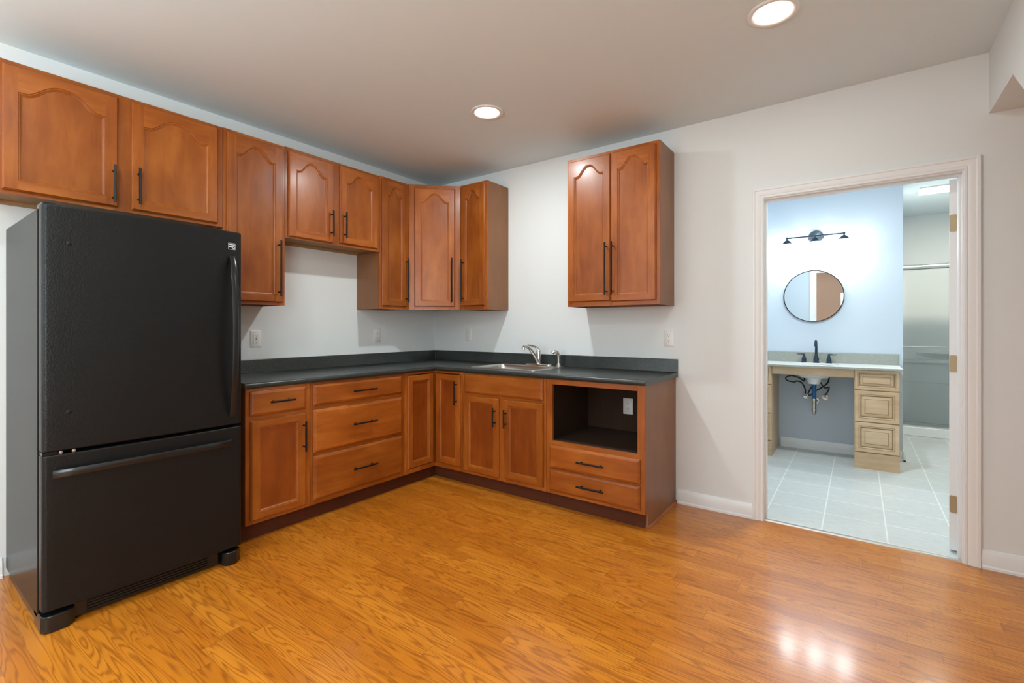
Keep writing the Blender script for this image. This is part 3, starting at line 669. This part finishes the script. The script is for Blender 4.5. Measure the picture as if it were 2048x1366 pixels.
# floor lamp added out of view behind the camera, bouncing fill off the ceiling
fl = thing('added_floor_lamp', 'added tall uplighter floor lamp, unseen behind the camera', 'lamp', (1.9, -4.7, 0))
MB().lathe([(.15, 0), (.15, .015), (.03, .03), (.001, .031)], 32, cap=True).build('base', 'black', fl)
MB().tube([(0, 0, .03), (0, 0, 1.70)], .012, 12).build('pole', 'black', fl)
MB().lathe([(.03, 1.69), (.14, 1.78), (.18, 1.83), (.175, 1.83), (.13, 1.79), (.02, 1.71)], 32).build('bowl_shade', 'black', fl)
area('lamp_light', (0, 0, 1.82), (PI, 0, 0), .26, .26, 62, (.93, .99, 1), fl, 'DISK')

# ------------------------------------------------------------------ bathroom vanity
def vanity(label, x0, x1):
    r = thing('vanity_cabinet', label, 'cabinet', (x0, BY, 0)); w = x1-x0; d = BY-1.775
    m = MB(); m.box(0, w, -d+.019, -.002, 0, .8675, 0); m.build('body', ['vv'], r, bevel=.001)
    MB().box(.001, w-.001, -d+.001, -d+.0185, 0, .142).build('plinth', 'vh', r)
    for a, b in ((.690, .866), (.412, .684), (.148, .406)):
        q = MB(); raised_front(q, .003, w-.003, a, b, -d+.019); q.build('drawer', ['vh', 'vdark'], r, smooth=0)
    return r
vanity('pale maple three-drawer vanity cabinet at the right end under the basin top', 3.402, 3.718)
vanity('pale maple vanity cabinet left of the knee space, cut off by the door frame', 2.440, 2.757)
vt = thing('vanity_countertop', 'pale speckled vanity top with grey backsplash in the bathroom', 'countertop', (0, 0, .872))
bc = (3.085, 2.03); el = [(bc[0]+.20*math.cos(2*PI*k/40), bc[1]+.155*math.sin(2*PI*k/40)) for k in range(40)]
m = MB(); m.box(2.415, 2.80, 1.75, BY-.001, 0, .014); slab_hole(m, 2.80, 3.37, 1.75, BY-.001, 0, .014, el); m.box(3.37, 3.735, 1.75, BY-.001, 0, .014); m.build('top', 'vtop', vt, smooth=0)
m = MB(); m.box(2.415, 3.736, 1.744, 1.7505, -.0035, .0135); m.box(3.7345, 3.7365, 1.75, BY-.001, -.0035, .0135); m.build('edge_band', 'vbs', vt, smooth=0)
m = MB(); m.box(2.415, 3.734, BY-.018, BY-.001, .014, .116); m.build('backsplash', 'vbs', vt, bevel=.001)
m = MB(); m.box(2.7585, 3.4005, 1.785, 1.803, -.080, -.0005); m.build('apron', 'vh', vt, bevel=.001, label='maple apron board across the knee space')
wbn = thing('washbasin', 'white undermount washbasin bowl seen beneath the vanity top', 'sink', (bc[0], bc[1], .8715))
S = Matrix.Diagonal((1, .78, 1, 1))
MB().lathe([(.225, -.001), (.222, -.012), (.205, -.04), (.165, -.085), (.11, -.118), (.05, -.130), (.045, -.125), (.10, -.110), (.155, -.078), (.195, -.035), (.203, -.001), (.225, -.001)], 40, X=S).build('bowl', 'porcelain', wbn)
MB().lathe([(.062, -.118), (.058, -.15), (.045, -.178), (.001, -.179)], 28).build('drain_collar', 'porcelain', wbn)
bf = thing('basin_faucet', 'dark bronze widespread basin faucet on the vanity top', 'faucet', (3.092, 2.222, .8865))
m = MB(); m.lathe([(.028, 0), (.028, .008), (.020, .014), (.024, .03), (.022, .045), (.014, .070), (.011, .09)], 20, cap=True)
m.tube([(0, 0, .085), (0, 0, .16), (0, -.006, .19), (0, -.024, .212), (0, -.05, .218), (0, -.075, .205), (0, -.085, .182), (0, -.086, .165)], [.012, .011, .011, .011, .011, .0115, .012, .013], 14); m.build('spout', 'gun', bf)
for s in (-1, 1):
    m = MB(); X = Matrix.Translation((.105*s, 0, 0)); m.lathe([(.027, 0), (.027, .007), (.019, .013), (.022, .028), (.019, .045), (.011, .062), (.010, .085)], 18, X=X, cap=True)
    m.tube([(.105*s-.008*s, 0, .083), (.105*s+.02*s, -.003, .086), (.105*s+.045*s, -.006, .083), (.105*s+.062*s, -.008, .086)], [.008, .0065, .005, .0045], 10); m.build('tap', 'gun', bf)
dp_ = thing('drain_pipe', 'blue wrapped drain tube with a chrome trap under the basin', 'pipe', (bc[0], bc[1], 0))
m = MB(); m.tube([(0, 0, .6925), (0, 0, .54)], .019, 18); m.lathe([(.024, .693), (.024, .68), (.019, .675)], 18); m.build('tailpiece', 'blue', dp_, label='blue tailpiece')
m = MB(); m.tube([(0, 0, .545), (0, 0, .44), (0, .012, .412), (0, .035, .40), (0, .058, .412), (0, .07, .44), (0, .07, .47), (0, .08, .49), (0, .1, .5), (0, .255, .5)], .0155, 16); m.lathe([(.020, .55), (.021, .54), (.020, .53)], 18, cap=True); m.lathe([(.020, .45), (.0215, .44), (.020, .43)], 18, cap=True); m.build('trap', 'chrome', dp_)
MB().lathe([(.034, 0), (.03, .008), (.016, .012)], 24, X=Matrix.Translation((0, .2585, .5)) @ Matrix.Rotation(PI/2, 4, 'X')).build('wall_flange', 'chrome', dp_)
for x, lab in ((2.998, 'chrome shut-off valve on the wall left of the drain pipe'), (3.163, 'chrome shut-off valve on the wall right of the drain pipe')):
    v = thing('stop_valve', lab, 'valve', (x, BY, .538))
    MB().lathe([(.030, .0005), (.028, .006), (.012, .010)], 24, X=Matrix.Rotation(PI/2, 4, 'X')).build('flange', 'chrome', v)
    m = MB(); m.tube([(0, -.008, 0), (0, -.06, 0)], .0085, 12); m.tube([(0, -.05, 0), (0, -.05, .03)], .008, 12); m.build('body', 'chrome', v)
    MB().loops([[(.016*math.cos(2*PI*k/20), y, .010*math.sin(2*PI*k/20)) for k in range(20)] for y in (-.062, -.074)]).build('knob', 'chrome', v)
def smooth_path(P, n=6):
    out = []; P = [Vector(p) for p in P]
    for i in range(len(P)-1):
        p0, p1, p2, p3 = P[max(i-1, 0)], P[i], P[i+1], P[min(i+2, len(P)-1)]
        for k in range(n):
            t = k/n; out.append(.5*((2*p1)+(-p0+p2)*t+(2*p0-5*p1+4*p2-p3)*t*t+(-p0+3*p1-3*p2+p3)*t**3))
    out.append(P[-1]); return out
def hose(label, P):
    m = MB(); m.tube(smooth_path(P), .0065, 10); o = m.build('supply_hose', 'rubber'); o['label'] = label; o['category'] = 'hose'
hose('black supply hose curling in a loop left of the drain pipe', [(2.987, 2.228, .868), (2.985, 2.228, .78), (2.99, 2.20, .70), (2.955, 2.13, .735), (2.89, 2.10, .755), (2.842, 2.10, .735), (2.85, 2.11, .705), (2.905, 2.13, .69), (2.935, 2.15, .70), (2.975, 2.17, .68), (2.998, 2.20, .62), (2.998, 2.24, .568)])
hose('black supply hose draped right of the drain pipe', [(3.197, 2.228, .868), (3.2, 2.228, .78), (3.19, 2.20, .70), (3.14, 2.15, .65), (3.09, 2.10, .615), (3.045, 2.09, .57), (3.035, 2.11, .60), (3.09, 2.15, .70), (3.13, 2.13, .70), (3.165, 2.14, .65), (3.20, 2.16, .655), (3.185, 2.20, .60), (3.163, 2.24, .568)])
mr = thing('round_mirror', 'round thin-framed mirror over the vanity', 'mirror', (3.061, BY, 1.556))
Rx = Matrix.Rotation(PI/2, 4, 'X')
MB().lathe([(.254, .001), (.254, .012), (.001, .0121)], 72, X=Rx).build('glass', 'mirror', mr, smooth=0)
MB().lathe([(.254, .0005), (.261, .0005), (.261, .020), (.254, .020), (.254, .0005)], 72, X=Rx).build('frame', 'black', mr)
# vanity light bar
vl = thing('vanity_light', 'three-light bronze bar fixture above the round mirror', 'wall lamp', (3.084, BY, 2.148))
MB().lathe([(.068, .0005), (.068, .008), (.060, .016), (.045, .020), (.018, .026), (.001, .027)], 36, X=Rx).build('backplate', 'gunl', vl)
m = MB(); m.tube([(0, -.02, 0), (0, -.10, 0)], .009, 12); m.tube([(-.243, -.10, 0), (.236, -.10, 0)], .0075, 14)
for x in (-.243, .236):
    m.lathe([(.001, -.012), (.009, -.009), (.012, 0), (.009, .009), (.001, .012)], 14, X=Matrix.Translation((x, -.10, 0)))
m.build('bar', 'gun', vl)
for x in (-.243, 0, .236):
    m = MB(); X = Matrix.Translation((x, -.10, 0)); m.lathe([(.007, -.005), (.008, -.018), (.014, -.020), (.026, -.028), (.047, -.056), (.048, -.060), (.001, -.060)], 24, X=X, cap=True); sh = m.build('shade_holder', 'gun', vl)
    m = MB(); m.lathe([(.040, -.0605), (.044, -.07), (.052, -.10), (.060, -.13), (.063, -.145), (.001, -.146)], 28, X=X); m.build('glass_shade', 'bulb', sh, label='glowing white glass shade')
area('vanity_lamp_light', (0, -.10, -.16), (0, 0, 0), .58, .08, 1.5, (1, .98, 1), vl)

# ------------------------------------------------------------------ shower and bathroom ceiling lamp
sb = thing('shower_stall', 'white acrylic shower surround at the back of the bathroom', 'shower', (BX, 3.69, 0))
sw = 4.78-BX
m = MB(); m.box(.022, sw-.001, -.0, .10, 0, .102); m.box(.001, sw-.001, .10, .76, 0, .05); m.build('tray', 'shower', sb, bevel=.008)
m = MB(); m.box(.001, .02, .1, .759, .05, 1.95); m.box(sw-.02, sw-.001, .1, .759, .05, 1.95); m.box(.02, sw-.02, .735, .759, .05, 1.95)
m.box(.02, sw-.02, .700, .735, .05, .55); m.box(.02, sw-.02, .66, .735, .80, .84); m.build('surround', 'shower', sb, bevel=.006)
m = MB(); L = []
for i in range(13):
    t = i/12; L.append([(.25+.5*t, .735, .90-.05*math.sin(PI*t)), (.25+.5*t, .735-.09*math.sin(PI*t)-.002, .93-.012*math.sin(PI*t)), (.25+.5*t, .735, .94)])
m.loops(L); m.build('soap_shelf', 'shower', sb)
sd = thing('shower_door', 'sliding glass shower door under a metal header rail', 'door', (BX, 3.72, 0))
m = MB(); m.tube([(.002, 0, 1.927), (sw-.002, 0, 1.927)], .037, 20, sy=.8); m.build('header_rail', 'alum', sd)
m = MB(); m.box(.002, sw-.002, -.018, .018, .1025, .118); m.build('bottom_track', 'alum', sd)
MB().box(.01, .53, -.014, -.008, .12, 1.90).build('glass_panel', 'glass', sd, smooth=0)
MB().box(.47, sw-.01, .008, .014, .12, 1.90).build('glass_panel', 'glass', sd, smooth=0)
m = MB(); m.tube([(.03, -.05, 1.018), (.445, -.05, 1.018)], .007, 12)
for x in (.04, .435): m.tube([(x, -.05, 1.018), (x, -.014, 1.018)], .006, 10)
m.build('towel_bar', 'alum', sd)
cl = thing('bathroom_ceiling_light', 'long bright rectangular lamp on the bathroom ceiling', 'ceiling light', (4.25, 3.015, H))
m = MB(); m.box(-.32, .32, -.13, .13, -.012, -.0003); m.build('housing', 'lampring', cl, bevel=.003)
m = MB(); m.box(-.305, .305, -.115, .115, -.026, -.012); m.build('diffuser', 'tube', cl, bevel=.006)
area('bathroom_lamp_light', (0, 0, -.035), (0, 0, 0), .55, .2, 19, (1, .93, .80), cl)
can('added recessed ceiling light, unseen inside the bathroom before the vanity', 3.3, 1.0, 20)  # fixture and lamp added out of view to brighten the bathroom
